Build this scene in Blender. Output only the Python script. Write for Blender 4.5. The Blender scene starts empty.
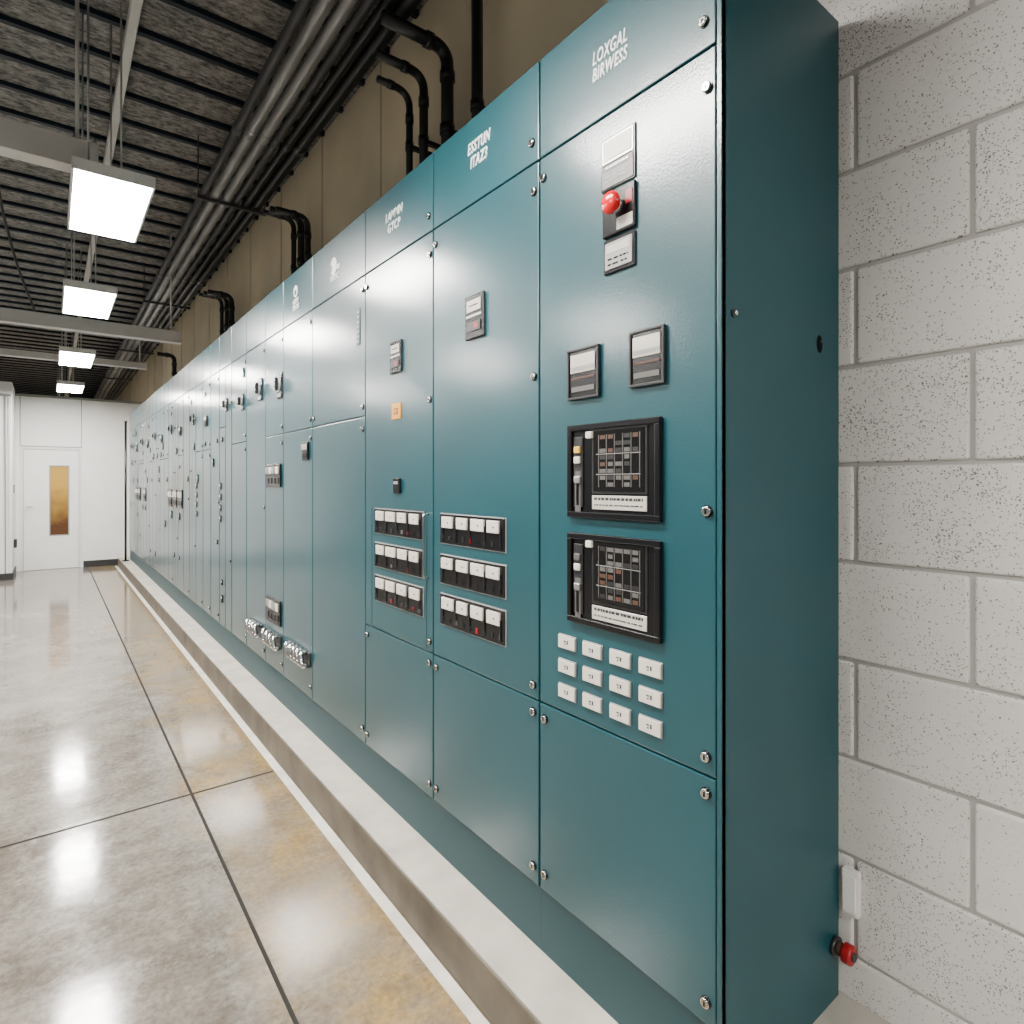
import bpy, bmesh, math, random
from mathutils import Vector, Matrix
random.seed(7)
scene = bpy.context.scene
COL = scene.collection

# ------------------------------------------------------------------ materials
def new_mat(name):
    m = bpy.data.materials.new(name); m.use_nodes = True
    nt = m.node_tree
    return m, nt, nt.nodes["Principled BSDF"]

def simple(name, col, rough=0.5, metal=0.0, emis=None, es=0.0, bump=0.0, bscale=200, var=0.0, vscale=3.0, spec=0.5, coat=0.0, coatr=0.2):
    m, nt, b = new_mat(name)
    c = (col[0], col[1], col[2], 1)
    b.inputs["Base Color"].default_value = c
    b.inputs["Roughness"].default_value = rough
    b.inputs["Metallic"].default_value = metal
    b.inputs["Specular IOR Level"].default_value = spec
    b.inputs["Coat Weight"].default_value = coat
    b.inputs["Coat Roughness"].default_value = coatr
    if emis:
        b.inputs["Emission Color"].default_value = (*emis, 1)
        b.inputs["Emission Strength"].default_value = es
    tc = nt.nodes.new("ShaderNodeTexCoord")
    if var > 0:
        n = nt.nodes.new("ShaderNodeTexNoise"); n.inputs["Scale"].default_value = vscale; n.inputs["Detail"].default_value = 5
        nt.links.new(tc.outputs["Object"], n.inputs["Vector"])
        r = nt.nodes.new("ShaderNodeValToRGB")
        r.color_ramp.elements[0].position = 0.3; r.color_ramp.elements[1].position = 0.7
        r.color_ramp.elements[0].color = (*[x*(1-var) for x in col], 1)
        r.color_ramp.elements[1].color = (*[min(1, x*(1+var)) for x in col], 1)
        nt.links.new(n.outputs["Fac"], r.inputs["Fac"]); nt.links.new(r.outputs["Color"], b.inputs["Base Color"])
    if bump > 0:
        n2 = nt.nodes.new("ShaderNodeTexNoise"); n2.inputs["Scale"].default_value = bscale; n2.inputs["Detail"].default_value = 3
        nt.links.new(tc.outputs["Object"], n2.inputs["Vector"])
        bp = nt.nodes.new("ShaderNodeBump"); bp.inputs["Strength"].default_value = bump; bp.inputs["Distance"].default_value = 0.002
        nt.links.new(n2.outputs["Fac"], bp.inputs["Height"]); nt.links.new(bp.outputs["Normal"], b.inputs["Normal"])
        nt.links.new(bp.outputs["Normal"], b.inputs["Coat Normal"])
    return m

TEAL = simple("teal_powder_coat", (0.007, 0.066, 0.083), 0.40, bump=0.18, bscale=180, var=0.08, vscale=2.0, coat=0.8, coatr=0.14, spec=0.4)
TEALS = simple("teal_side_sheet", (0.006, 0.066, 0.083), 0.42, bump=0.1, bscale=200, var=0.08, vscale=2.0, spec=0.4)
TEALD = simple("teal_dark_steel", (0.006, 0.045, 0.056), 0.5)  # darker teal for plinths, outlines and label backing
BLACK = simple("black_plastic", (0.005, 0.005, 0.006), 0.25, bump=0.03)
DARKG = simple("dark_grey_plastic", (0.020, 0.020, 0.022), 0.4)
MIDG = simple("mid_grey_plastic", (0.11, 0.105, 0.10), 0.4)
PIPEB = simple("black_painted_pipe", (0.008, 0.009, 0.010), 0.35, var=0.2)
PIPEG = simple("galvanised_grey_conduit", (0.24, 0.245, 0.25), 0.36, metal=0.4, var=0.2)
PIPED = simple("dark_grey_conduit", (0.06, 0.062, 0.066), 0.45, metal=0.3, var=0.15)
CHROME = simple("chrome_metal", (0.72, 0.71, 0.69), 0.16, metal=1.0)
SILVER = simple("brushed_silver", (0.45, 0.45, 0.44), 0.35, metal=0.8)
WHITEP = simple("white_key_plastic", (0.76, 0.70, 0.62), 0.4)
WHITEL = simple("white_lettering_paint", (0.90, 0.92, 0.92), 0.5)
GREYL = simple("grey_label", (0.30, 0.30, 0.29), 0.45)
SCRW = simple("pale_display_glass", (0.60, 0.57, 0.51), 0.15)
SCRD = simple("dark_display_glass", (0.008, 0.008, 0.008), 0.12)
RED = simple("red_button_plastic", (0.68, 0.004, 0.008), 0.18)
REDD = simple("dark_red_plastic", (0.34, 0.006, 0.010), 0.3)
ORANGE = simple("amber_label", (0.75, 0.33, 0.008), 0.45)
YELLOW = simple("yellow_lens", (0.85, 0.50, 0.06), 0.3)
BROWN = simple("brown_component", (0.08, 0.035, 0.02), 0.5)
LWHITE = simple("white_fixture_enamel", (0.80, 0.79, 0.77), 0.4)
LAMP = simple("lamp_diffuser_glow", (1, 1, 1), 0.5, emis=(1.0, 0.96, 0.90), es=130)
BEAM = simple("pale_grey_beam_paint", (0.62, 0.61, 0.59), 0.5, var=0.1)
TAN = simple("tan_painted_wall", (0.80, 0.70, 0.50), 0.7, bump=0.3, bscale=60, var=0.14, vscale=1.3)
TANS = simple("tan_panel_seam", (0.46, 0.39, 0.26), 0.7)
ENDW = simple("white_wall_paint", (0.90, 0.89, 0.87), 0.45, var=0.03)
DARKW = simple("far_wall_paint", (0.55, 0.53, 0.50), 0.8)
SEAMG = simple("door_reveal_grey", (0.26, 0.26, 0.24), 0.6)
BASEB = simple("black_baseboard", (0.02, 0.02, 0.02), 0.5)
MORTAR = simple("block_mortar", (0.44, 0.43, 0.41), 0.85, bump=0.5, bscale=90)
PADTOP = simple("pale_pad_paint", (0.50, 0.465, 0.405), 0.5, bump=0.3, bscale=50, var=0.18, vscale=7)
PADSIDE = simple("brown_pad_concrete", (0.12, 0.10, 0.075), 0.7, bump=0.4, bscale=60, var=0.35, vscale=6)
STRIPE = simple("white_floor_stripe_paint", (0.66, 0.63, 0.57), 0.5, var=0.2, vscale=9)
RIB = simple("black_ceiling_rib", (0.007, 0.014, 0.026), 0.5, spec=0.3)

def block_mat(name, col, dens):
    """painted block; dens = share of voronoi cells that carry a pit"""
    m, nt, b = new_mat(name)
    L = nt.links.new
    def mr(src, a, c, d=0.0, e=1.0):
        q = nt.nodes.new("ShaderNodeMapRange"); q.inputs[1].default_value = a; q.inputs[2].default_value = c; q.inputs[3].default_value = d; q.inputs[4].default_value = e
        L(src, q.inputs[0]); return q.outputs[0]
    def mul(a, c, op='MULTIPLY'):
        q = nt.nodes.new("ShaderNodeMath"); q.operation = op; L(a, q.inputs[0])
        if isinstance(c, float): q.inputs[1].default_value = c
        else: L(c, q.inputs[1])
        return q.outputs[0]
    tc = nt.nodes.new("ShaderNodeTexCoord")
    n = nt.nodes.new("ShaderNodeTexNoise"); n.inputs["Scale"].default_value = 2.6; n.inputs["Detail"].default_value = 7
    L(tc.outputs["Object"], n.inputs["Vector"])
    r = nt.nodes.new("ShaderNodeValToRGB")
    r.color_ramp.elements[0].position = 0.3; r.color_ramp.elements[1].position = 0.7
    r.color_ramp.elements[0].color = (col[0]*0.86, col[1]*0.865, col[2]*0.875, 1); r.color_ramp.elements[1].color = (*col, 1)
    L(n.outputs["Fac"], r.inputs["Fac"])
    n2 = nt.nodes.new("ShaderNodeTexNoise"); n2.inputs["Scale"].default_value = 12; n2.inputs["Detail"].default_value = 4
    L(tc.outputs["Object"], n2.inputs["Vector"])
    nw = nt.nodes.new("ShaderNodeTexNoise"); nw.inputs["Scale"].default_value = 260; nw.inputs["Detail"].default_value = 1
    L(tc.outputs["Object"], nw.inputs["Vector"])
    sc = nt.nodes.new("ShaderNodeVectorMath"); sc.operation = 'SCALE'; sc.inputs[3].default_value = 0.005; L(nw.outputs["Color"], sc.inputs[0])
    av = nt.nodes.new("ShaderNodeVectorMath"); av.operation = 'ADD'; L(tc.outputs["Object"], av.inputs[0]); L(sc.outputs[0], av.inputs[1])
    def layer(scale, rad, d):
        v = nt.nodes.new("ShaderNodeTexVoronoi"); v.inputs["Scale"].default_value = scale; L(av.outputs[0], v.inputs["Vector"])
        s = nt.nodes.new("ShaderNodeSeparateColor"); L(v.outputs["Color"], s.inputs[0])
        rr = mr(s.outputs[1], 0.0, 1.0, rad*0.4, rad)
        dd = mul(v.outputs["Distance"], rr, 'SUBTRACT')
        dot = mr(dd, 0.0, 0.08, 1.0, 0.0)
        dn = mr(n2.outputs["Fac"], 0.35, 0.65, 1.0-d*0.4, 1.0-d*1.6)
        keep = mul(s.outputs[0], dn, 'GREATER_THAN')
        return mul(dot, keep)
    p = mul(layer(125, 0.33, dens*0.8), layer(225, 0.36, dens*1.3), 'MAXIMUM')
    mx = nt.nodes.new("ShaderNodeMix"); mx.data_type = 'RGBA'
    L(mul(p, 0.90), mx.inputs[0]); L(r.outputs["Color"], mx.inputs[6])
    mx.inputs[7].default_value = (0.20, 0.17, 0.14, 1)
    L(mx.outputs[2], b.inputs["Base Color"])
    b.inputs["Roughness"].default_value = 0.6
    n3 = nt.nodes.new("ShaderNodeTexNoise"); n3.inputs["Scale"].default_value = 60; n3.inputs["Detail"].default_value = 8; n3.inputs["Roughness"].default_value = 0.6
    L(tc.outputs["Object"], n3.inputs["Vector"])
    bp = nt.nodes.new("ShaderNodeBump"); bp.inputs["Strength"].default_value = 0.8; bp.inputs["Distance"].default_value = 0.004
    L(mul(n3.outputs["Fac"], p, 'SUBTRACT'), bp.inputs["Height"]); L(bp.outputs["Normal"], b.inputs["Normal"])
    return m
BLK1 = block_mat("painted_block_smooth", (0.83, 0.805, 0.765), 0.07)
BLK2 = block_mat("painted_block_pitted", (0.79, 0.765, 0.73), 0.29)
BLK3 = block_mat("painted_block_speckled", (0.81, 0.785, 0.745), 0.18)

def ceiling_mat():
    m, nt, b = new_mat("rough_ceiling_boards")
    tc = nt.nodes.new("ShaderNodeTexCoord")
    mp = nt.nodes.new("ShaderNodeMapping"); mp.inputs["Scale"].default_value = (1, 2.2, 1)
    nt.links.new(tc.outputs["Object"], mp.inputs["Vector"])
    n = nt.nodes.new("ShaderNodeTexNoise"); n.inputs["Scale"].default_value = 18; n.inputs["Detail"].default_value = 10; n.inputs["Roughness"].default_value = 0.8
    nt.links.new(mp.outputs["Vector"], n.inputs["Vector"])
    r = nt.nodes.new("ShaderNodeValToRGB")
    r.color_ramp.elements[0].position = 0.40; r.color_ramp.elements[1].position = 0.62
    r.color_ramp.elements[0].color = (0.055, 0.06, 0.065, 1); r.color_ramp.elements[1].color = (0.44, 0.42, 0.395, 1)
    nt.links.new(n.outputs["Fac"], r.inputs["Fac"]); nt.links.new(r.outputs["Color"], b.inputs["Base Color"])
    b.inputs["Roughness"].default_value = 0.9
    bp = nt.nodes.new("ShaderNodeBump"); bp.inputs["Strength"].default_value = 0.8; bp.inputs["Distance"].default_value = 0.012
    nt.links.new(n.outputs["Fac"], bp.inputs["Height"]); nt.links.new(bp.outputs["Normal"], b.inputs["Normal"])
    return m
CEIL = ceiling_mat()

def floor_mat():
    m, nt, b = new_mat("polished_concrete_floor")
    L = nt.links.new
    tc = nt.nodes.new("ShaderNodeTexCoord")
    def noise(scale, det, rough=0.6, off=None):
        n = nt.nodes.new("ShaderNodeTexNoise"); n.inputs["Scale"].default_value = scale; n.inputs["Detail"].default_value = det; n.inputs["Roughness"].default_value = rough
        if off:
            mp = nt.nodes.new("ShaderNodeMapping"); mp.inputs["Location"].default_value = off
            L(tc.outputs["Object"], mp.inputs["Vector"]); L(mp.outputs["Vector"], n.inputs["Vector"])
        else: L(tc.outputs["Object"], n.inputs["Vector"])
        return n
    def mrange(src, a, c, d=0.0, e=1.0):
        q = nt.nodes.new("ShaderNodeMapRange"); q.inputs[1].default_value = a; q.inputs[2].default_value = c; q.inputs[3].default_value = d; q.inputs[4].default_value = e
        L(src, q.inputs[0]); return q.outputs[0]
    def math_(op, a, c):
        q = nt.nodes.new("ShaderNodeMath"); q.operation = op
        for k, v in enumerate((a, c)):
            if isinstance(v, (int, float)): q.inputs[k].default_value = v
            else: L(v, q.inputs[k])
        return q.outputs[0]
    def mix(f, a, c):
        q = nt.nodes.new("ShaderNodeMix"); q.data_type = 'RGBA'; L(f, q.inputs[0])
        for k, v in ((6, a), (7, c)):
            if isinstance(v, tuple): q.inputs[k].default_value = v
            else: L(v, q.inputs[k])
        return q.outputs[2]
    n = noise(2.0, 10, 0.70)
    base = mix(mrange(n.outputs["Fac"], 0.38, 0.62), (0.135, 0.116, 0.094, 1), (0.265, 0.240, 0.208, 1))
    nb = noise(9.0, 9, 0.75, (3, 1, 0))
    base = mix(math_('MULTIPLY', mrange(nb.outputs["Fac"], 0.50, 0.60), 0.35), base, (0.35, 0.325, 0.29, 1))
    sx = nt.nodes.new("ShaderNodeSeparateXYZ"); L(tc.outputs["Object"], sx.inputs[0])
    nw = noise(2.5, 4, 0.5, (7, 2, 0))
    xw = math_('ADD', sx.outputs["X"], mrange(nw.outputs["Fac"], 0.3, 0.7, -0.12, 0.12))
    band = mrange(xw, 0.44, 0.60)
    nq = noise(1.8, 8, 0.7, (2.2, 5.1, 0))
    base = mix(math_('MULTIPLY', math_('MULTIPLY', band, mrange(nq.outputs["Fac"], 0.30, 0.55)), 0.80), base, (0.22, 0.165, 0.095, 1))
    n2 = noise(3.6, 10, 0.80, (1.3, 0.4, 0))
    base = mix(math_('MULTIPLY', math_('MULTIPLY', band, mrange(n2.outputs["Fac"], 0.44, 0.64)), 0.85), base, (0.34, 0.215, 0.06, 1))
    n4 = noise(10, 9, 0.78, (5, 5, 0))
    base = mix(math_('MULTIPLY', math_('MULTIPLY', band, mrange(n4.outputs["Fac"], 0.48, 0.64)), 0.6), base, (0.12, 0.088, 0.055, 1))
    n3 = noise(50, 7, 0.7)
    ml = nt.nodes.new("ShaderNodeVectorMath"); ml.operation = 'SCALE'
    L(base, ml.inputs[0]); L(mrange(n3.outputs["Fac"], 0.3, 0.6, 0.64, 1.10), ml.inputs[3])
    L(ml.outputs[0], b.inputs["Base Color"])
    L(mrange(nb.outputs["Fac"], 0.3, 0.7, 0.07, 0.15), b.inputs["Roughness"])
    b.inputs["Specular IOR Level"].default_value = 0.85
    bp = nt.nodes.new("ShaderNodeBump"); bp.inputs["Strength"].default_value = 0.10; bp.inputs["Distance"].default_value = 0.003
    n5 = noise(10, 3)
    L(n5.outputs["Fac"], bp.inputs["Height"]); L(bp.outputs["Normal"], b.inputs["Normal"])
    return m
FLOOR = floor_mat()
SEAM = simple("floor_joint_sealant", (0.035, 0.033, 0.031), 0.9, spec=0.02)

def amber_mat():
    m, nt, b = new_mat("amber_window_glass")
    L = nt.links.new
    tc = nt.nodes.new("ShaderNodeTexCoord")
    n = nt.nodes.new("ShaderNodeTexNoise"); n.inputs["Scale"].default_value = 7; n.inputs["Detail"].default_value = 3
    L(tc.outputs["Object"], n.inputs["Vector"])
    sx = nt.nodes.new("ShaderNodeSeparateXYZ"); L(tc.outputs["Object"], sx.inputs[0])
    ad = nt.nodes.new("ShaderNodeMath"); ad.operation = 'MULTIPLY_ADD'; ad.inputs[1].default_value = 0.55
    L(n.outputs["Fac"], ad.inputs[0]); L(sx.outputs["Z"], ad.inputs[2])
    mr = nt.nodes.new("ShaderNodeMapRange"); mr.inputs[1].default_value = -0.20; mr.inputs[2].default_value = 0.85
    L(ad.outputs[0], mr.inputs[0])
    r = nt.nodes.new("ShaderNodeValToRGB")
    r.color_ramp.elements[0].position = 0.15; r.color_ramp.elements[1].position = 0.75
    r.color_ramp.elements[0].color = (0.10, 0.045, 0.02, 1); r.color_ramp.elements[1].color = (0.50, 0.30, 0.06, 1)
    L(mr.outputs[0], r.inputs["Fac"]); L(r.outputs["Color"], b.inputs["Base Color"])
    b.inputs["Roughness"].default_value = 0.15
    return m
AMBER = amber_mat()

# ------------------------------------------------------------------ mesh builder
WPOS = {}
class MB:
    def __init__(s):
        s.bm = bmesh.new(); s.mats = []
    def mi(s, m):
        if m not in s.mats: s.mats.append(m)
        return s.mats.index(m)
    def _merge(s, t, mat, smooth=False):
        k = s.mi(mat)
        for f in t.faces: f.material_index = k; f.smooth = smooth
        me = bpy.data.meshes.new("tmp"); t.to_mesh(me); t.free()
        s.bm.from_mesh(me); bpy.data.meshes.remove(me)
    def box(s, lo, hi, mat, bev=0.0, seg=2):
        t = bmesh.new(); bmesh.ops.create_cube(t, size=1)
        for v in t.verts:
            v.co = Vector([(lo[i]+hi[i])/2 + v.co[i]*(hi[i]-lo[i]) for i in range(3)])
        if bev > 0:
            bmesh.ops.bevel(t, geom=list(t.edges), offset=bev, segments=seg, affect='EDGES', profile=0.5)
        s._merge(t, mat); return s
    def cyl(s, p0, p1, r, mat, seg=20, r2=None, bev=0.0):
        p0 = Vector(p0); p1 = Vector(p1); d = p1-p0
        t = bmesh.new()
        bmesh.ops.create_cone(t, cap_ends=True, segments=seg, radius1=r, radius2=(r if r2 is None else r2), depth=d.length)
        if bev > 0:
            ed = [e for e in t.edges if abs(e.verts[0].co.z-e.verts[1].co.z) < 1e-6 and len([f for f in e.link_faces if len(f.verts) > 4])]
            bmesh.ops.bevel(t, geom=ed, offset=bev, segments=3, affect='EDGES', profile=0.5)
        q = Vector((0, 0, 1)).rotation_difference(d.normalized())
        M = Matrix.Translation((p0+p1)/2) @ q.to_matrix().to_4x4()
        bmesh.ops.transform(t, matrix=M, verts=t.verts)
        k = s.mi(mat)
        for f in t.faces: f.smooth = len(f.verts) <= 4
        for f in t.faces: f.material_index = k
        me = bpy.data.meshes.new("tmp"); t.to_mesh(me); t.free()
        s.bm.from_mesh(me); bpy.data.meshes.remove(me); return s
    def dome(s, c, r, mat, ax=(-1, 0, 0), squash=0.6, tall=1.0):
        t = bmesh.new(); bmesh.ops.create_uvsphere(t, u_segments=24, v_segments=14, radius=r)
        for v in t.verts: v.co.z *= squash
        q = Vector((0, 0, 1)).rotation_difference(Vector(ax))
        bmesh.ops.transform(t, matrix=Matrix.Translation(c) @ Matrix.Diagonal((1, 1, tall, 1)) @ q.to_matrix().to_4x4(), verts=t.verts)
        s._merge(t, mat, True); return s
    def tube(s, pts, r, mat, bend=0.12, seg=16):
        P = [Vector(p) for p in pts]; path = [P[0]]
        for i in range(1, len(P)-1):
            a = (P[i-1]-P[i]); b = (P[i+1]-P[i]); bl = min(bend, a.length*0.49, b.length*0.49)
            A = P[i]+a.normalized()*bl; B = P[i]+b.normalized()*bl
            for k in range(9):
                u = k/8; path.append(A*(1-u)**2 + P[i]*2*u*(1-u) + B*u*u)
        path.append(P[-1])
        t = bmesh.new(); rings = []
        tan = (path[1]-path[0]).normalized()
        up = Vector((0, 0, 1)) if abs(tan.z) < 0.9 else Vector((1, 0, 0))
        n = (up - tan*up.dot(tan)).normalized()
        for i, p in enumerate(path):
            if i == 0: tg = (path[1]-path[0])
            elif i == len(path)-1: tg = path[-1]-path[-2]
            else: tg = path[i+1]-path[i-1]
            tg.normalize(); n = (n - tg*n.dot(tg)).normalized(); bn = tg.cross(n)
            rings.append([t.verts.new(p + (n*math.cos(2*math.pi*j/seg)+bn*math.sin(2*math.pi*j/seg))*r) for j in range(seg)])
        for a, b in zip(rings[:-1], rings[1:]):
            for j in range(seg): t.faces.new((a[j], a[(j+1) % seg], b[(j+1) % seg], b[j]))
        t.faces.new(list(reversed(rings[0]))); t.faces.new(rings[-1])
        bmesh.ops.recalc_face_normals(t, faces=t.faces)
        s._merge(t, mat, True); return s
    def out(s, name, origin=(0, 0, 0), parent=None):
        o = Vector(origin)
        for v in s.bm.verts: v.co -= o
        me = bpy.data.meshes.new(name); s.bm.to_mesh(me); s.bm.free()
        for m in s.mats: me.materials.append(m)
        ob = bpy.data.objects.new(name, me); COL.objects.link(ob)
        place(ob, o, parent); return ob
def place(ob, o, parent):
    o = Vector(o); WPOS[ob.name] = o.copy()
    if parent is not None:
        ob.parent = parent; ob.location = o - WPOS[parent.name]
    else: ob.location = o
def empty(name, o, label, cat, group=None):
    ob = bpy.data.objects.new(name, None); ob.empty_display_size = 0.1; COL.objects.link(ob)
    place(ob, o, None); tag(ob, label, cat, group); return ob
def tag(ob, label, cat, group=None):
    ob["label"] = label; ob["category"] = cat
    if group: ob["group"] = group
def structure(ob, label=None):
    ob["kind"] = "structure"
    if label: ob["label"] = label
    return ob

def text(name, s, y, z, size, parent, mat, x=0.9965, th=0.0012, bold=0.0, xs=1.0, line=0.86, shear=0.18):
    cu = bpy.data.curves.new("txt", 'FONT'); cu.body = s; cu.size = size; cu.extrude = th; cu.offset = bold; cu.shear = shear
    cu.align_x = 'CENTER'; cu.align_y = 'CENTER'; cu.space_line = line; cu.resolution_u = 4; cu.space_character = 1.12
    ob = bpy.data.objects.new("txt", cu); COL.objects.link(ob)
    dg = bpy.context.evaluated_depsgraph_get()
    me = bpy.data.meshes.new_from_object(ob.evaluated_get(dg))
    bpy.data.objects.remove(ob)
    M = Matrix(((0, 0, -1, 0), (-xs, 0, 0, 0), (0, 1, 0, 0), (0, 0, 0, 1)))
    me.transform(M); me.materials.clear(); me.materials.append(mat)
    o = bpy.data.objects.new(name, me); COL.objects.link(o); place(o, (x, y, z), parent); return o

FX = 0.998      # door face plane
WX = 1.49       # wall face
ZC = 3.744      # ceiling
PT = 0.137      # pad top
CT = 2.431      # cabinet top
XL = -2.4       # open side of the hall

# ------------------------------------------------------------------ room
m = MB(); m.box((XL-2, -5, -0.1), (1.69, 23, 0), FLOOR)
structure(m.out("floor"), "polished grey-beige concrete floor with rust-coloured stains")
m = MB()
m.box((0.480, -5, 0.0), (0.491, 11.8, 0.0012), SEAM)
for y in (-0.9, 2.9):
    m.box((XL, y, 0.0), (0.480, y+0.012, 0.0012), SEAM)
    m.box((0.491, y, 0.0), (0.826, y+0.012, 0.0012), SEAM)
structure(m.out("trim_1"), "dark control joints cut in concrete floor")
m = MB(); m.box((0.830, -3, 0.0), (0.865, 11.6, 0.004), STRIPE, 0.001)
structure(m.out("trim_2"), "off-white painted stripe along the equipment pad")
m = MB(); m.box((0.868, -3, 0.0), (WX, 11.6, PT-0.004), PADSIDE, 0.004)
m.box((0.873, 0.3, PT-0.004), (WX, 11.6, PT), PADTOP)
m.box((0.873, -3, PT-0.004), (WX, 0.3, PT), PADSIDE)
structure(m.out("trim_3"), "raised concrete equipment pad with pale painted top")

m = MB()   # right wall: blocks near, tan panels further on
m.box((WX+0.007, -3, 0), (WX+0.2, 1.0, ZC), MORTAR)
z = 0.007
row = 0
while z < ZC-0.03:
    z1 = min(z+0.23, ZC)
    off = 0.628 if row % 2 == 1 else 0.403
    y = off - 0.46*9
    while y < 1.0:
        a = max(y, -3)+0.0045; b = min(y+0.46, 1.0)-0.0045
        if b-a > 0.02:
            mt = random.choice([BLK1, BLK2, BLK2, BLK3, BLK3])
            m.box((WX-0.0005, a, z+0.0045), (WX+0.02, b, z1-0.0045), mt, 0.0060, 3)
        y += 0.46
    z += 0.23; row += 1
m.box((WX+0.001, 1.0, 0), (WX+0.2, 22, ZC), TAN)
y = 1.3
while y < 14:
    m.box((WX-0.002, y, 2.2), (WX+0.002, y+0.008, ZC), TANS)
    y += 0.93
structure(m.out("wall_right"), "white painted concrete block wall continuing as tan painted panels")
m = MB(); m.box((XL, 22, 0), (1.69, 22.2, ZC), DARKW); structure(m.out("wall_far"), "pale wall past the partition")

m = MB()   # end partition
EY = 11.8
m.box((XL, EY, 0), (-0.36, EY+0.12, 2.68), ENDW)
m.box((0.40, EY, 0), (WX, EY+0.12, 2.68), ENDW)
m.box((-0.36, EY, 1.90), (0.40, EY+0.12, 2.68), ENDW)
m.box((-0.36, EY-0.004, 1.90), (0.40, EY, 1.915), SEAMG)
m.box((0.392, EY-0.004, 1.90), (0.402, EY, 2.66), SEAMG)
m.box((-0.366, EY-0.004, 1.90), (-0.356, EY, 2.66), SEAMG)
m.box((XL, EY-0.02, 2.665), (WX, EY+0.14, 2.70), SEAMG)
structure(m.out("wall_front"), "white partition wall at corridor end")
m = MB()
m.box((0.42, EY-0.015, 0), (WX-0.005, EY, 0.10), BASEB, 0.003)
structure(m.out("baseboard_front"), "black baseboard")
m = MB()
m.box((-0.36, EY-0.012, 0), (-0.325, EY+0.06, 1.90), LWHITE, 0.003)
m.box((0.365, EY-0.012, 0), (0.40, EY+0.06, 1.90), LWHITE, 0.003)
m.box((-0.325, EY-0.012, 1.865), (0.365, EY+0.06, 1.90), LWHITE, 0.003)
m.box((-0.32, EY+0.01, 0.005), (-0.005, EY+0.05, 1.86), ENDW, 0.002)
m.box((0.235, EY+0.01, 0.005), (0.36, EY+0.05, 1.86), ENDW, 0.002)
m.box((-0.005, EY+0.01, 0.005), (0.235, EY+0.05, 0.53), ENDW)
m.box((-0.005, EY+0.01, 1.61), (0.235, EY+0.05, 1.86), ENDW)
for a, b in (((-0.012, EY, 0.52), (0.003, EY+0.02, 1.62)), ((0.228, EY, 0.52), (0.243, EY+0.02, 1.62)),
             ((0.003, EY, 0.52), (0.228, EY+0.02, 0.535)), ((0.003, EY, 1.605), (0.228, EY+0.02, 1.62))):
    m.box(a, b, GREYL)
door = structure(m.out("door_1", (0, EY, 0)), "white door with narrow amber glass panel")
m = MB(); m.box((0.003, EY+0.02, 0.535), (0.228, EY+0.03, 1.605), AMBER); m.out("window_pane", (0.11, EY+0.02, 1.0), door)
m = MB(); m.cyl((-0.27, EY-0.04, 0.98), (-0.27, EY+0.012, 0.98), 0.010, SILVER); m.box((-0.280, EY-0.05, 0.972), (-0.21, EY-0.038, 0.988), SILVER, 0.004)
m.out("door_handle", (-0.27, EY, 0.98), door)

m = MB()
m.box((XL, 10.9, 0), (-0.42, 11.78, 2.75), ENDW, 0.004)
m.box((-0.50, 10.888, 0.09), (-0.485, 10.9, 2.55), SEAMG)
m.box((-0.46, 10.888, 0.09), (-0.43, 10.9, 2.55), LWHITE, 0.002)
m.box((-1.3, 10.888, 2.55), (-0.43, 10.9, 2.58), SEAMG)
m.box((-0.42, 11.15, 1.2), (-0.40, 11.22, 1.32), SEAMG, 0.003)
m.box((-0.42, 11.35, 0.40), (-0.385, 11.50, 0.52), BASEB, 0.004)
structure(m.out("wall_column"), "white wall return beside the door")
m = MB(); m.box((XL, 10.88, 0), (-0.41, 10.9, 0.09), BASEB, 0.002); m.box((-0.42, 10.9, 0), (-0.405, 11.78, 0.09), BASEB, 0.002)
structure(m.out("baseboard_left"), "black baseboard")

m = MB()   # ceiling
m.box((XL, -3.2, ZC), (1.69, 22.2, ZC+0.1), CEIL)
y = -2.9
while y < 21.9:
    m.box((XL, y, ZC-0.028), (WX-0.005, y+0.034, ZC), RIB)
    y += 0.33
structure(m.out("ceiling"), "rough grey board ceiling with black cross ribs")

def xbeam(n, y, z0, z1, x1, lab):
    m = MB()
    m.box((XL, y-0.05, z0), (x1, y+0.05, z0+0.012), BEAM, 0.002)
    m.box((XL, y-0.05, z1-0.012), (x1, y+0.05, z1), BEAM, 0.002)
    m.box((XL, y-0.05, z0+0.012), (x1, y-0.035, z1-0.012), BEAM)
    m.box((XL, y+0.035, z0+0.012), (x1, y+0.05, z1-0.012), BEAM)
    m.cyl((x1-0.08, y, z1), (x1-0.08, y, ZC), 0.008, BEAM)
    m.cyl((-1.5, y, z1), (-1.5, y, ZC), 0.008, BEAM)
    structure(m.out(n), lab)
xbeam("trim_4", 3.46, 2.80, 2.93, 0.18, "pale grey cross beam above hanging lights")
xbeam("trim_5", 6.58, 2.69, 2.80, 1.00, "pale grey cross beam above hanging lights")
xbeam("trim_6", 9.6, 2.90, 2.98, 1.05, "pale grey cross beam above hanging lights")
m = MB()
m.box((0.31, -2.9, ZC-0.09), (0.355, 21.5, ZC-0.028), BEAM, 0.004)
structure(m.out("trim_7"), "pale grey channel running along the ceiling")
m = MB(); m.tube([(-0.26, 3.95, ZC-0.001), (-0.27, 4.7, 3.60), (-0.28, 5.4, 3.30), (-0.20, 6.1, 3.02), (-0.10, 6.58, 2.812)], 0.009, PIPEB, 0.3, 10)
o = m.out("hanging_cable", (-0.10, 6.58, 2.80)); tag(o, "thin black cable sagging from ceiling to beam", "cable")

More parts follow.
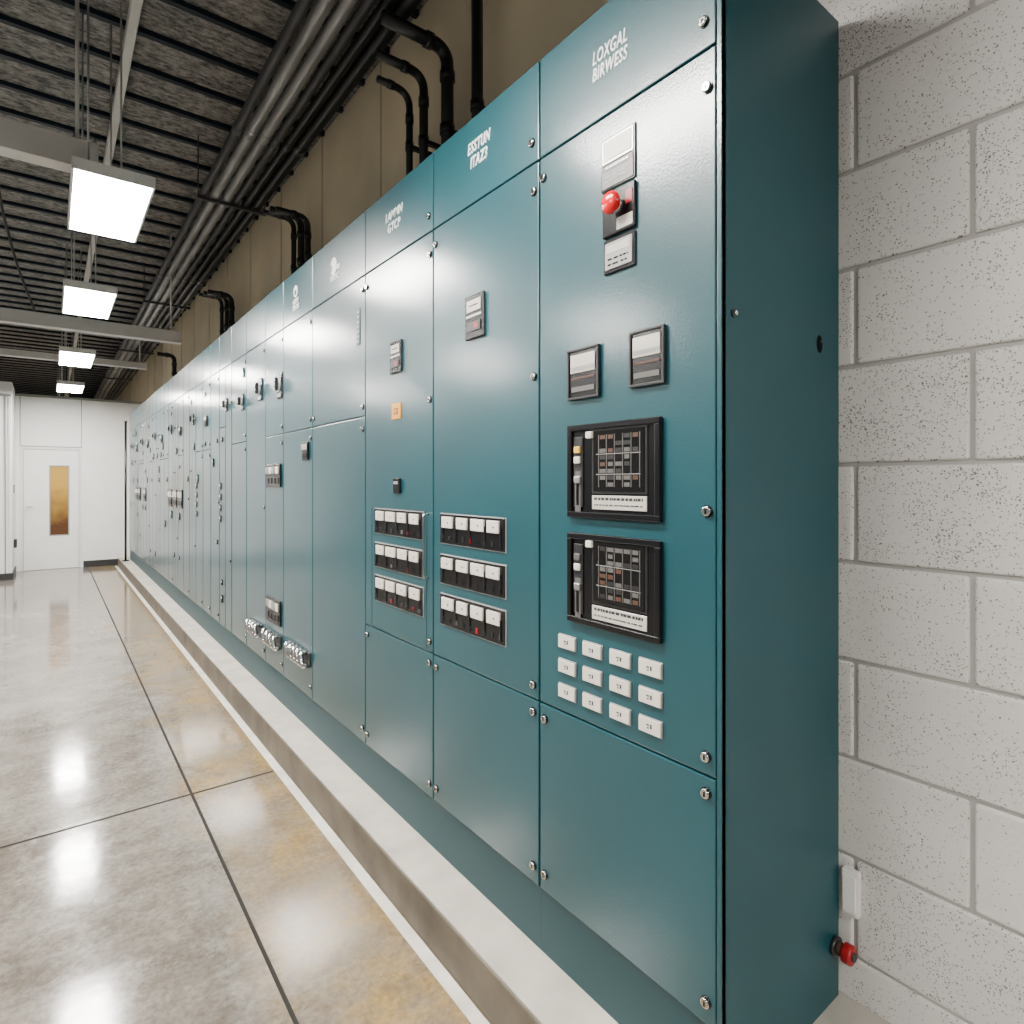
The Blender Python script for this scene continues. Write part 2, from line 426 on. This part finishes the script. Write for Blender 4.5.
# ------------------------------------------------------------------ hanging lights
def fixture(x, y0, y1, zb=2.644, w=0.30):
    cx = x; cy = (y0+y1)/2
    e = empty("ceiling_light", (cx, cy, zb), "white box light with glowing diffuser hung on thin rods", "light", "suspended lights along the corridor")
    x0 = x-w/2; x1 = x+w/2
    m = MB()
    t = 0.010
    m.box((x0, y0, zb), (x0+t, y1, zb+0.05), LWHITE, 0.002); m.box((x1-t, y0, zb), (x1, y1, zb+0.05), LWHITE, 0.002)
    m.box((x0+t, y0, zb), (x1-t, y0+t, zb+0.05), LWHITE, 0.002); m.box((x0+t, y1-t, zb), (x1-t, y1, zb+0.05), LWHITE, 0.002)
    m.box((x0+t, y0+t, zb+0.03), (x1-t, y1-t, zb+0.05), LWHITE)
    m.out("housing", (cx, cy, zb), e)
    m = MB(); m.box((x0+t, y0+t, zb+0.001), (x1-t, y1-t, zb+0.010), LAMP); m.out("diffuser", (cx, cy, zb+0.005), e)
    for px in (x-0.09, x+0.03):
        for py in (y0+0.1, y1-0.1):
            m = MB(); m.cyl((px, py, zb+0.05), (px, py, ZC-0.01), 0.004, SILVER, 8); m.out("hanger_rod", (px, py, zb+0.05), e)
    return e
YS = [(-2.1, -1.35), (0.97, 1.72), (3.07, 3.83), (4.95, 5.75), (7.42, 8.3), (9.9, 10.75)]  # first pair: unseen fixture added behind the camera as fill light
for a, b in YS: fixture(0.22, a, b)
for a, b in YS[:-1]: fixture(-1.7, a, b)  # unseen second row, added to light the cabinet fronts and give them highlights
fixture(0.22, 12.8, 13.6); fixture(0.22, 15.2, 16.0)  # unseen fixtures added behind the partition to brighten far wall and ceiling

# ------------------------------------------------------------------ conduits
def conduit(x, z, r, mat, lab, y0=-2.9, y1=21.8):
    m = MB(); m.cyl((x, y0, z), (x, y1, z), r, mat, 24)
    y = 0.6
    while y < 20:
        m.cyl((x, y, z), (x, y+0.09, z), r*1.07, mat, 24); y += 3.0
    o = m.out("conduit", (x, 0, z)); tag(o, lab, "pipe", "conduits under the ceiling")
HZ = 3.30
conduit(0.845, HZ+0.055, 0.026, PIPED, "slim dark grey conduit run under ceiling")
conduit(0.915, HZ+0.060, 0.032, PIPEG, "light grey metal conduit run under ceiling")
conduit(0.990, HZ+0.060, 0.032, PIPEG, "light grey metal conduit run under ceiling")
conduit(1.055, HZ+0.052, 0.023, PIPED, "slim dark grey conduit run under ceiling")
conduit(1.122, HZ+0.055, 0.026, PIPEB, "slim black pipe run under ceiling")
conduit(1.195, HZ+0.066, 0.036, PIPEB, "thick black pipe run under ceiling")
for y in (1.5, 4.6, 7.6, 10.6, 13.6):
    m = MB()
    m.box((0.800, y-0.012, HZ+0.002), (1.255, y+0.012, HZ+0.024), PIPED, 0.002)
    for x in (0.808, 1.246): m.cyl((x, y, HZ+0.024), (x, y, ZC-0.01), 0.004, PIPED, 8)
    o = m.out("pipe_hanger", (1.0, y, HZ)); tag(o, "dark metal trapeze hanger carrying the conduits", "hanger", "trapeze hangers for conduits")
def drop(pts, r, lab):
    m = MB(); m.tube(pts, r, PIPEB, 0.075)
    p = pts[-1]
    m.cyl((p[0], p[1], CT+0.001), (p[0], p[1], CT+0.025), r*1.5, PIPEB)
    for zc in (CT+0.45,):
        m.cyl((p[0], p[1], zc), (p[0], p[1], zc+0.04), r*1.2, PIPEB)
        m.box((p[0], p[1]-0.010, zc+0.010), (WX-0.004, p[1]+0.010, zc+0.028), PIPEB)
    if len(pts) > 2:
        q = pts[1]; m.cyl((q[0]-0.11, q[1], q[2]), (q[0]-0.08, q[1], q[2]), r*1.2, PIPEB); m.cyl((q[0], q[1], q[2]-0.14), (q[0], q[1], q[2]-0.10), r*1.2, PIPEB)
    o = m.out("conduit_drop", (p[0], p[1], CT)); tag(o, lab, "pipe", "black pipes dropping into cabinets")
drop([(1.16, 2.50, HZ-0.15), (1.32, 2.50, HZ-0.15), (1.32, 2.50, CT+0.002)], 0.016, "slim black pipe bending down into cabinet top")
drop([(1.12, 2.42, HZ-0.10), (1.35, 2.42, HZ-0.10), (1.35, 2.42, CT+0.002)], 0.020, "slim black pipe bending down into cabinet top")
drop([(1.08, 2.28, HZ-0.045), (1.39, 2.28, HZ-0.045), (1.39, 2.28, CT+0.002)], 0.028, "black elbow pipe dropping into cabinet top")
drop([(1.40, 2.06, ZC-0.03), (1.40, 2.06, CT+0.002)], 0.024, "straight black riser pipe into cabinet top")
for yy, zz, rr in ((4.12, 0.14, 0.020), (4.26, 0.09, 0.024), (4.42, 0.05, 0.018), (6.3, 0.14, 0.025), (6.50, 0.10, 0.022), (6.72, 0.06, 0.018), (9.7, 0.15, 0.028)):
    drop([(1.19, yy, HZ-zz), (1.40, yy, HZ-zz), (1.40, yy, CT+0.002)], rr, "black elbow pipe dropping into cabinet top")

# ------------------------------------------------------------------ switchgear
EDG = [0.6565, 1.185, 1.725, 2.261, 2.871, 3.323, 3.664, 4.09, 4.49, 4.87]
while len(EDG) < 31: EDG.append(EDG[-1]+0.3040)

def fbox(m, y, z, w, h, p0, p1, mat, bev=0.0):
    """box on door face; p0,p1 = stand-off range from the face"""
    m.box((FX-p1, y-w/2, z-h/2), (FX-p0, y+w/2, z+h/2), mat, bev)

m = MB(); m.cyl((FX-0.003, 0, 0), (FX, 0, 0), 0.0115, BLACK, 20); m.cyl((FX-0.008, 0, 0), (FX-0.003, 0, 0), 0.0095, CHROME, 20, bev=0.002)
m.box((FX-0.0088, -0.0016, -0.005), (FX-0.0078, 0.0016, 0.005), BLACK)
LATCH0 = m.out("latch_template", (FX, 0, 0))
LM = LATCH0.data; bpy.data.objects.remove(LATCH0)
def latch(y, z, parent, nm="latch"):
    o = bpy.data.objects.new(nm, LM); COL.objects.link(o); place(o, (FX, y, z), parent); return o

LABELS = {0: "near-end teal switchgear cabinet with two control displays and keypad",
          1: "teal switchgear cabinet with three rows of white switches",
          2: "teal switchgear cabinet with switch rows and orange tag",
          3: "plain teal switchgear cabinet with split door",
          4: "narrow teal switchgear cabinet with silver handle bank",
          5: "narrow teal switchgear cabinet with rotary handle and black switch units"}
CABS = []
for i in range(len(EDG)-1):
    a, b = EDG[i], EDG[i+1]; g = 0.0015
    e = empty("switchgear_cabinet", ((1.0+1.47)/2, (a+b)/2, PT), LABELS.get(i, "tall teal steel switchgear cabinet in a long row"), "electrical cabinet", "switchgear cabinets in one row")
    CABS.append(e); c = ((1.0+1.47)/2, (a+b)/2, PT)
    m = MB()
    m.box((1.0142, a+g, 0.30), (1.472, b-g, CT), TEAL, 0.003)
    m.box((1.0136, a+g+0.012*(i == 0), 0.304), (1.0150, b-g, CT-0.004), BLACK)  # black sheet behind the door slabs, painting the gaps in shade
    if i == 0:
        m.box((FX+0.002, a, PT+0.001), (1.474, a+0.004, CT), TEALS, 0.001)
        m.box((FX+0.001, a, PT+0.001), (1.014, a+0.010, CT), TEAL, 0.001)
    m.out("body", c, e)
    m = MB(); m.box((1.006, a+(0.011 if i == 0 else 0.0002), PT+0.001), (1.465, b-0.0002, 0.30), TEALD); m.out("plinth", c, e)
    far = i > 6
    gp = 0.0075 if far else 0.0030
    da = a + (0.012 if i == 0 else gp); db = b-gp
    def slab(nm, z0, z1, u0=None, u1=None):
        u0 = da if u0 is None else u0; u1 = db if u1 is None else u1
        m = MB(); m.box((FX, u0, z0), (1.0135, u1, z1), TEAL, 0.0025)
        return m.out(nm, (FX, (u0+u1)/2, (z0+z1)/2), e)
    hd = slab("header_panel", 2.178, CT)
    if i < 3:
        dr = slab("door", 0.785, 2.173); lp = slab("lower_panel", 0.306, 0.780)
        latch(da+0.017, 2.10, dr); latch(da+0.017, 1.29 if i == 0 else 1.62, dr); latch(da+0.02, 0.82, dr)
        latch(da+0.02, 0.75, lp); latch(da+0.02, 0.35, lp)
        latch(db-0.02, 0.35, lp); latch(db-0.02, 0.745, lp); latch(db-0.015, 2.12, dr)
        latch(da+0.025, 2.23, hd)
    elif i in (3, 4, 5, 7, 10, 11, 14, 17, 18, 21, 24, 25, 28):
        dr = slab("door", 1.614, 2.173); lp = slab("lower_door", 0.306, 1.609)
        latch(da+0.02, 1.65, dr); latch(da+0.02, 2.12, dr)
        if i < 14:
            latch(da+0.02, 0.36, lp); latch(da+0.02, 1.56, lp)
        if i == 3: latch(db-0.02, 1.65, dr)
    elif i in (6, 9, 13, 16, 20, 23, 27):
        dr = slab("door", 0.306, 2.173)
        latch(da+0.02, 2.12, dr); latch(da+0.02, 1.2, dr); latch(da+0.02, 0.36, dr)
    else:
        mid = (da+db)/2 + random.uniform(-0.04, 0.04); zs = random.choice((1.30, 1.45, 1.75))
        dr = slab("door", 0.306, 2.173, da, mid-0.005); latch(da+0.02, 1.9, dr); latch(da+0.02, 0.8, dr)
        d2 = slab("door", zs+0.003, 2.173, mid+0.005, db); slab("lower_door", 0.306, zs-0.002, mid+0.005, db)
        latch(mid+0.02, 1.9, d2)
C = CABS
# logos
text("lettering", "LOXGAL\nBIRWESS", 0.94, 2.302, 0.043, C[0], WHITEL, bold=0.0004, xs=0.58, line=0.9)
text("lettering", "ESSTUN\nITAZ3", 1.46, 2.318, 0.047, C[1], WHITEL, bold=0.0006, xs=0.64, line=0.95)
text("lettering", "LAMMN\nGTCP", 2.01, 2.306, 0.046, C[2], WHITEL, bold=0.0002, xs=0.78, line=0.95)
text("lettering", "SUTC", 2.59, 2.252, 0.034, C[3], WHITEL, bold=0.0010, xs=1.1)
m = MB(); m.dome((FX-0.001, 2.60, 2.305), 0.036, WHITEL, squash=0.04, tall=1.1); m.dome((FX-0.0015, 2.625, 2.300), 0.016, TEAL, squash=0.12)
m.box((FX-0.002, 2.525, 2.28), (FX, 2.56, 2.30), WHITEL)
m.out("emblem", (FX, 2.59, 2.31), C[3])
m = MB(); m.cyl((FX-0.002, 3.12, 2.325), (FX, 3.12, 2.325), 0.030, WHITEL, 20); m.cyl((FX-0.003, 3.12, 2.318), (FX-0.002, 3.12, 2.318), 0.014, TEAL, 16)
m.out("emblem", (FX, 3.12, 2.325), C[4])
text("lettering", "GSM\nTLOS", 3.12, 2.258, 0.036, C[4], WHITEL, bold=0.0006, xs=1.1)

def marks(m, y, z, w, rows, cols, dz, x, mat, h=0.003, fill=0.7):
    for r in range(rows):
        yy = y + w/2
        while yy > y - w/2 + 0.002:
            l = random.uniform(0.3, 1.0)*w/cols*1.4
            l = min(l, yy-(y-w/2))
            m.box((x-0.0006, yy-l*fill, z-r*dz-h/2), (x, yy, z-r*dz+h/2), mat); yy -= l

# --- cabinet 1
y, z = 0.912, 2.06
m = MB(); fbox(m, y, z, 0.100, 0.118, 0, 0.004, BLACK, 0.0015); o = m.out("indicator_plate", (FX, y, z), C[0])
m = MB(); fbox(m, y, z+0.027, 0.092, 0.054, 0.004, 0.006, SILVER, 0.0008); fbox(m, y, z+0.028, 0.082, 0.044, 0.006, 0.0075, WHITEP, 0.0006)
m.out("indicator_window", (FX, y, z+0.028), o)
m = MB(); fbox(m, y, z-0.029, 0.092, 0.052, 0.004, 0.006, MIDG, 0.0008); fbox(m, y, z-0.010, 0.088, 0.014, 0.006, 0.0066, DARKG); marks(m, y, z-0.010, 0.07, 1, 4, 0.011, FX-0.0066, SCRW, 0.004); marks(m, y, z-0.030, 0.07, 2, 4, 0.011, FX-0.006, GREYL, 0.003)
m.out("printed_label", (FX, y, z-0.03), o)
y, z = 0.908, 1.944
m = MB(); fbox(m, y, z, 0.096, 0.100, 0, 0.008, BLACK, 0.003); fbox(m, y-0.02, z-0.030, 0.046, 0.026, 0.008, 0.0095, SCRW, 0.0006); fbox(m, y-0.032, z+0.02, 0.018, 0.03, 0.008, 0.0095, REDD)
m.cyl((FX-0.018, y, z+0.010), (FX-0.008, y, z+0.010), 0.016, SILVER, 24)
o = m.out("emergency_stop", (FX, y, z), C[0])
m = MB(); m.cyl((FX-0.028, y, z+0.010), (FX-0.018, y, z+0.010), 0.016, RED, 24); m.cyl((FX-0.036, y, z+0.010), (FX-0.026, y, z+0.010), 0.0245, RED, 28, bev=0.004)
m.dome((FX-0.035, y, z+0.010), 0.023, RED, squash=0.40)
m.out("mushroom_button", (FX-0.03, y, z+0.010), o)["label"] = "red mushroom button"
y, z = 0.908, 1.850
m = MB(); fbox(m, y, z, 0.092, 0.076, 0, 0.005, BLACK, 0.002); fbox(m, y, z, 0.080, 0.060, 0.005, 0.008, GREYL, 0.002); fbox(m, y, z+0.014, 0.066, 0.018, 0.008, 0.0088, SCRW); marks(m, y, z-0.008, 0.06, 2, 3, 0.012, FX-0.008, BLACK, 0.004)
m.out("printed_label", (FX, y, z), C[0])

def meter(y, z, w, h, par):
    m = MB(); fbox(m, y, z, w, h, 0, 0.006, BLACK, 0.002)
    t = 0.006
    for (yy, zz, ww, hh) in ((y, z+h/2-t/2, w, t), (y, z-h/2+t/2, w, t), (y-w/2+t/2, z, t, h-2*t), (y+w/2-t/2, z, t, h-2*t)):
        fbox(m, yy, zz, ww, hh, 0.006, 0.010, DARKG, 0.001)
    fbox(m, y, z-0.010, w*0.74, 0.005, 0.006, 0.008, BROWN); fbox(m, y, z-h*0.30, w*0.72, 0.012, 0.006, 0.008, MIDG)
    o = m.out("panel_meter", (FX, y, z), par)
    m = MB(); fbox(m, y, z+h*0.20, w*0.78, h*0.36, 0.006, 0.009, SCRW, 0.001); fbox(m, y, z+h*0.10, w*0.74, 0.010, 0.009, 0.0096, GREYL)
    m.out("meter_window", (FX, y, z), o)
meter(1.019, 1.602, 0.104, 0.120, C[0]); meter(0.829, 1.608, 0.094, 0.120, C[0])

def display(y, z, w, h, par, v):
    m = MB(); fbox(m, y, z, w, h, 0, 0.005, BLACK, 0.002); t = 0.014
    for (yy, zz, ww, hh) in ((y, z+h/2-t/2, w, t), (y, z-h/2+t/2, w, t), (y-w/2+t/2, z, t, h-2*t), (y+w/2-t/2, z, t, h-2*t)):
        fbox(m, yy, zz, ww, hh, 0.005, 0.012, BLACK, 0.002)
    o = m.out("control_display", (FX, y, z), par)
    sy, sz, sw, sh = y-0.022, z+0.022, 0.150, 0.138
    m = MB(); fbox(m, sy, sz, sw+0.012, sh+0.010, 0.005, 0.007, DARKG, 0.001); fbox(m, sy, sz, sw, sh, 0.007, 0.009, SCRD, 0.001)
    nc, nr = 5, 8
    for a in range(nc):
        for b in range(nr):
            if random.random() < 0.85:
                cw = (sw-0.03)/nc; ch = (sh-0.016)/nr
                fbox(m, sy-sw/2+0.012+(a+0.5)*cw, sz-sh/2+0.008+(b+0.5)*ch, cw*random.uniform(0.55, 0.8), ch*0.60, 0.009, 0.0098, random.choice([MIDG, MIDG, DARKG, DARKG, BROWN, BLACK]))
    for b in (2, 5): fbox(m, sy, sz-sh/2+0.008+b*(sh-0.016)/nr, sw-0.02, 0.0016, 0.009, 0.0096, GREYL)
    for b in range(6): fbox(m, sy-sw/2+0.012+b*(sw-0.03)/5, sz, 0.0018, sh-0.02, 0.009, 0.0100, MIDG)
    m.out("screen", (FX, sy, sz), o)
    m = MB(); fbox(m, y-0.022, z-0.072, 0.160, 0.032, 0.005, 0.008, SCRW, 0.001); marks(m, y-0.022, z-0.064, 0.145, 1, 14, 0.012, FX-0.008, DARKG, 0.006); marks(m, y-0.022, z-0.078, 0.145, 1, 14, 0.012, FX-0.008, DARKG, 0.003)
    m.out("printed_label", (FX, y-0.022, z-0.07), o)
    yy = y+w/2-0.036
    m = MB(); fbox(m, yy, z-0.002, 0.030, 0.165, 0.005, 0.009, DARKG, 0.002); fbox(m, yy, z-0.05, 0.006, 0.06, 0.009, 0.012, BLACK); fbox(m, yy, z-0.05, 0.018, 0.10, 0.009, 0.0095, MIDG)
    m.out("control_strip", (FX, yy, z), o)
    for j, (dz, mt) in enumerate(((0.05, YELLOW if v == 0 else MIDG), (0.026, WHITEP), (-0.02, SILVER))):
        m = MB(); fbox(m, yy, z+dz, 0.020, 0.017, 0.009, 0.015, mt, 0.003); m.out("control_key", (FX, yy, z+dz), o)
    m = MB(); fbox(m, y+w/2-0.075, z+0.083, 0.020, 0.016, 0.005, 0.015, WHITEP, 0.003); m.out("indicator_lamp", (FX, y+w/2-0.075, z+0.083), o)
display(0.930, 1.372, 0.278, 0.218, C[0], 0); display(0.930, 1.120, 0.278, 0.212, C[0], 1)

m = MB(); m.box((FX-0.003, -0.031, -0.0175), (FX, 0.031, 0.0175), SILVER, 0.001); m.box((FX-0.007, -0.029, -0.0155), (FX-0.003, 0.029, 0.0155), WHITEP, 0.0015)
m.box((FX-0.0076, -0.007, -0.004), (FX-0.007, -0.003, 0.005), DARKG); m.box((FX-0.0076, 0.0, 0.001), (FX-0.007, 0.007, 0.004), DARKG); m.box((FX-0.0076, 0.001, -0.005), (FX-0.007, 0.005, -0.002), DARKG)
PB = m.out("push_button", (FX, 0, 0)); PBM = PB.data; bpy.data.objects.remove(PB)
for zz in (0.957, 0.897, 0.836):
    for yy in (1.077, 0.992, 0.906, 0.822):
        o = bpy.data.objects.new("push_button", PBM); COL.objects.link(o); place(o, (FX, yy, zz), C[0]); o["label"] = "white rectangular push button"
ys = 0.6565
m = MB(); m.cyl((1.038, ys-0.003, 1.669), (1.038, ys, 1.669), 0.008, DARKG); m.cyl((1.038, ys-0.008, 1.669), (1.038, ys-0.003, 1.669), 0.005, CHROME, bev=0.001); m.out("side_screw", (1.038, ys, 1.669), C[0])
DKB = simple("keyhole_black", (0.006, 0.005, 0.005), 0.9, spec=0.1)
m = MB(); m.dome((1.379, ys-0.001, 1.658), 0.013, DKB, ax=(0, -1, 0), squash=0.12, tall=1.55); m.dome((1.384, ys-0.002, 1.664), 0.004, BROWN, ax=(0, -1, 0), squash=0.4); m.out("side_lock", (1.379, ys, 1.658), C[0])
m = MB(); m.cyl((1.448, ys-0.010, 0.268), (1.448, ys, 0.268), 0.022, DARKG); m.cyl((1.448, ys-0.024, 0.268), (1.448, ys-0.010, 0.268), 0.015, BROWN, 24, bev=0.003); m.cyl((1.448, ys-0.044, 0.267), (1.448, ys-0.022, 0.267), 0.022, REDD, 24, bev=0.005); m.cyl((1.448, ys-0.048, 0.267), (1.448, ys-0.043, 0.267), 0.010, DARKG)
m.out("red_plug", (1.448, ys, 0.268), C[0])["label"] = "dark red round plug fitting"

# --- breaker rows on cabinets 2 and 3
def breaker_row(y, z, w, h, par):
    m = MB(); fbox(m, y, z, w+0.006, h+0.006, 0, 0.002, GREYL, 0.0008); fbox(m, y, z, w, h, 0.002, 0.005, BLACK, 0.001)
    for k in range(9):
        fbox(m, y-w/2+0.02+k*(w-0.04)/8, z-h*0.28-random.uniform(0, 0.006), random.uniform(0.006, 0.014), h*random.uniform(0.08, 0.18), 0.005, 0.007, random.choice([DARKG, BLACK, MIDG, DARKG, BLACK, BLACK, DARKG, BLACK, REDD]))
    for k in range(5):
        fbox(m, y-w*0.45+k*w*0.225, z-h*0.1, 0.002, h*0.62, 0.005, 0.009, DARKG)
    o = m.out("breaker_row", (FX, y, z), par)
    for k in range(4):
        yy = y + w*0.36 - k*w*0.24 + random.uniform(-0.003, 0.003)
        kw = w*random.choice((0.165, 0.18, 0.195))
        m = MB(); fbox(m, yy, z+h*0.23, kw, h*0.38, 0.005, 0.012, WHITEP, 0.002); fbox(m, yy-0.006, z+h*0.22, 0.007, 0.005, 0.012, 0.0124, DARKG)
        m.out("breaker_switch", (FX, yy, z+h*0.2), o)["label"] = "white breaker switch"
for zz, hh in ((1.199, 0.092), (1.070, 0.090), (0.942, 0.096)):
    breaker_row(1.500, zz, 0.345, hh, C[1]); breaker_row(1.978, zz, 0.375, hh, C[2])
def panel_outline(y, z, w, h, par, mat=None):
    m = MB(); t = 0.003
    for (yy, zz, ww, h2) in ((y, z+h/2, w, t), (y, z-h/2, w, t), (y-w/2, z, t, h), (y+w/2, z, t, h)):
        fbox(m, yy, zz, ww, h2, 0, 0.0012, mat or TEALD)
    m.out("stamped_outline", (FX, y, z), par)
panel_outline(1.985, 1.02, 0.43, 0.46, C[2])
def controller(y, z, w, h, par):
    m = MB(); fbox(m, y, z, w, h, 0, 0.008, BLACK, 0.003); fbox(m, y, z+h*0.02, w*0.8, 0.006, 0.008, 0.010, SILVER)
    fbox(m, y, z-h*0.22, w*0.72, h*0.22, 0.008, 0.011, DARKG, 0.001); fbox(m, y-w*0.15, z-h*0.22, w*0.2, h*0.1, 0.011, 0.012, REDD)
    o = m.out("controller", (FX, y, z), par)
    m = MB(); fbox(m, y, z+h*0.25, w*0.74, h*0.26, 0.008, 0.010, SCRW, 0.0008); fbox(m, y, z+h*0.25, w*0.5, 0.004, 0.010, 0.0105, BLACK); m.out("meter_window", (FX, y, z+h*0.25), o)
controller(1.475, 1.835, 0.098, 0.130, C[1]); controller(1.985, 1.80, 0.088, 0.116, C[2])
m = MB(); fbox(m, 1.985, 1.604, 0.070, 0.058, 0, 0.005, ORANGE, 0.002); fbox(m, 1.985, 1.604, 0.030, 0.022, 0.005, 0.0058, BROWN); fbox(m, 1.985, 1.604, 0.016, 0.012, 0.0058, 0.0064, ORANGE); m.out("orange_tag", (FX, 1.985, 1.604), C[2])
m = MB(); fbox(m, 1.975, 1.334, 0.05, 0.055, 0, 0.010, BLACK, 0.003); fbox(m, 1.975, 1.345, 0.03, 0.010, 0.010, 0.012, GREYL); m.out("small_switch", (FX, 1.975, 1.334), C[2])
m = MB(); m.tube([(FX, 1.755, 1.24), (FX-0.02, 1.755, 1.24), (FX-0.02, 1.755, 1.03), (FX, 1.755, 1.03)], 0.004, CHROME, 0.012, 8); m.out("pull_handle", (FX, 1.755, 1.13), C[2])

# --- devices further along
def rotary(y, z, par, s=1.0):
    m = MB(); fbox(m, y, z, 0.085*s, 0.15*s, 0, 0.008, BLACK, 0.004); m.cyl((FX-0.016, y, z), (FX-0.008, y, z), 0.034*s, SILVER, 24, bev=0.003)
    fbox(m, y, z-0.055*s, 0.05*s, 0.018*s, 0.008, 0.010, SCRW)
    o = m.out("rotary_switch", (FX, y, z), par)
    m = MB(); m.box((FX-0.034, y-0.008, z-0.03*s), (FX-0.016, y+0.008, z+0.045*s), BLACK, 0.005); m.out("switch_lever", (FX-0.02, y, z), o)
def unit(y, z, w, h, par):
    n = 4
    m = MB(); fbox(m, y, z, w, h, 0, 0.010, BLACK, 0.003); fbox(m, y, z+h*0.05, w*0.9, 0.006, 0.010, 0.012, DARKG)
    for k in range(n): fbox(m, y + w*0.34-k*w*0.227, z-h*0.22, w*0.14, h*0.26, 0.010, 0.014, DARKG, 0.002)
    o = m.out("switch_unit", (FX, y, z), par)
    for k in range(n):
        yy = y + w*0.34-k*w*0.227
        m = MB(); fbox(m, yy, z+h*0.22, w*0.16, h*0.30, 0.010, 0.018, WHITEP if k % 2 else SILVER, 0.003)
        m.out("breaker_switch", (FX, yy, z), o)
def handlebank(y, z, par, n=4, w=0.28):
    m = MB(); fbox(m, y, z, w, 0.07, 0, 0.008, DARKG, 0.003)
    o = m.out("handle_bank", (FX, y, z), par); o["label"] = "bank of silver loop handles"
    for k in range(n):
        yy = y+w*0.38-k*w*0.76/(n-1)
        m = MB(); m.tube([(FX-0.006, yy+0.012, z+0.028), (FX-0.036, yy+0.012, z+0.028), (FX-0.036, yy-0.012, z-0.030), (FX-0.006, yy-0.012, z-0.030)], 0.012, CHROME, 0.02, 12)
        m.out("loop_handle", (FX, yy, z), o)
m = MB(); fbox(m, 2.325, 1.98, 0.03, 0.15, 0, 0.003, TEALD, 0.001); marks(m, 2.325, 2.04, 0.02, 7, 2, 0.02, FX-0.003, SILVER, 0.005); m.out("printed_label", (FX, 2.325, 1.98), C[3])
unit(2.955, 1.50, 0.08, 0.09, C[4]); handlebank(3.04, 0.49, C[4], 5, 0.30)
rotary(3.372, 1.875, C[5], 0.95); unit(3.49, 1.385, 0.27, 0.13, C[5]); unit(3.49, 0.63, 0.26, 0.14, C[5]); handlebank(3.48, 0.475, C[5], 4, 0.26)
rotary(3.76, 1.90, C[6], 0.9); handlebank(3.84, 0.47, C[6], 4, 0.24)
rotary(4.18, 1.87, C[7], 0.7)
def sw(y, z, par, w=0.05, h=0.06):
    m = MB(); fbox(m, y, z, w, h, 0, 0.008, BLACK, 0.002); fbox(m, y, z+h*0.15, w*0.6, h*0.3, 0.008, 0.010, SCRW); m.out("small_switch", (FX, y, z), par)
R = random.Random(3)
for i in range(7, len(C)):
    lo, hi = EDG[i]+0.05, EDG[i+1]-0.05; yc = (lo+hi)/2
    if i % 4 == 0: rotary(yc-0.05, 1.90, C[i], 0.65)
    if i % 4 == 2: unit(yc, 1.84, 0.08, 0.09, C[i])
    if i in (14, 15, 16, 23, 25, 26): unit(yc, 1.19, 0.24, 0.18, C[i])
    n = R.choice((1, 2, 3)); zs = R.sample([0.5, 0.62, 0.9, 1.02, 1.38, 1.50, 1.66, 1.75, 2.06], n)
    for zz in zs: sw(R.choice((lo+0.02, hi-0.05)), zz, C[i], R.uniform(0.025, 0.045), R.uniform(0.03, 0.08))
    if i in (8, 11): 
        for zz in (1.32, 1.24, 1.16, 1.08): sw(hi, zz, C[i], 0.04, 0.05)

# ------------------------------------------------------------------ small things
m = MB(); m.cyl((0.925, 11.0, PT), (0.925, 11.0, PT+0.02), 0.048, BLACK, 24, bev=0.004); m.cyl((0.925, 11.0, PT+0.02), (0.925, 11.0, 2.28), 0.016, BLACK, 16)
m.cyl((0.925, 11.0, 2.28), (0.925, 11.0, 2.30), 0.022, BLACK, 16)
o = m.out("barrier_post", (0.925, 11.0, PT)); tag(o, "tall slim black post on round foot", "post")
m = MB(); m.box((WX-0.020, 0.612, 0.34), (WX-0.001, 0.650, 0.445), LWHITE, 0.004)
o = m.out("outlet_box", (WX, 0.63, 0.39)); tag(o, "small white outlet box fixed to block wall", "outlet")
m = MB(); m.box((WX-0.024, 0.617, 0.35), (WX-0.020, 0.645, 0.435), ENDW, 0.001)
m.out("cover_plate", (WX-0.020, 0.63, 0.39), o)

# ------------------------------------------------------------------ world, camera
w = bpy.data.worlds.new("World"); scene.world = w; w.use_nodes = True
w.node_tree.nodes["Background"].inputs[0].default_value = (1.0, 0.98, 0.95, 1)
w.node_tree.nodes["Background"].inputs[1].default_value = 0.20
cd = bpy.data.cameras.new("camera"); cam = bpy.data.objects.new("camera", cd); COL.objects.link(cam)
cam.location = (0, 0, 1.344); cam.rotation_euler = (math.radians(90), 0, math.radians(-37.5))
cd.sensor_width = 36; cd.lens = 602/1024*36; cd.shift_y = -29/1024; cd.clip_start = 0.02
scene.camera = cam
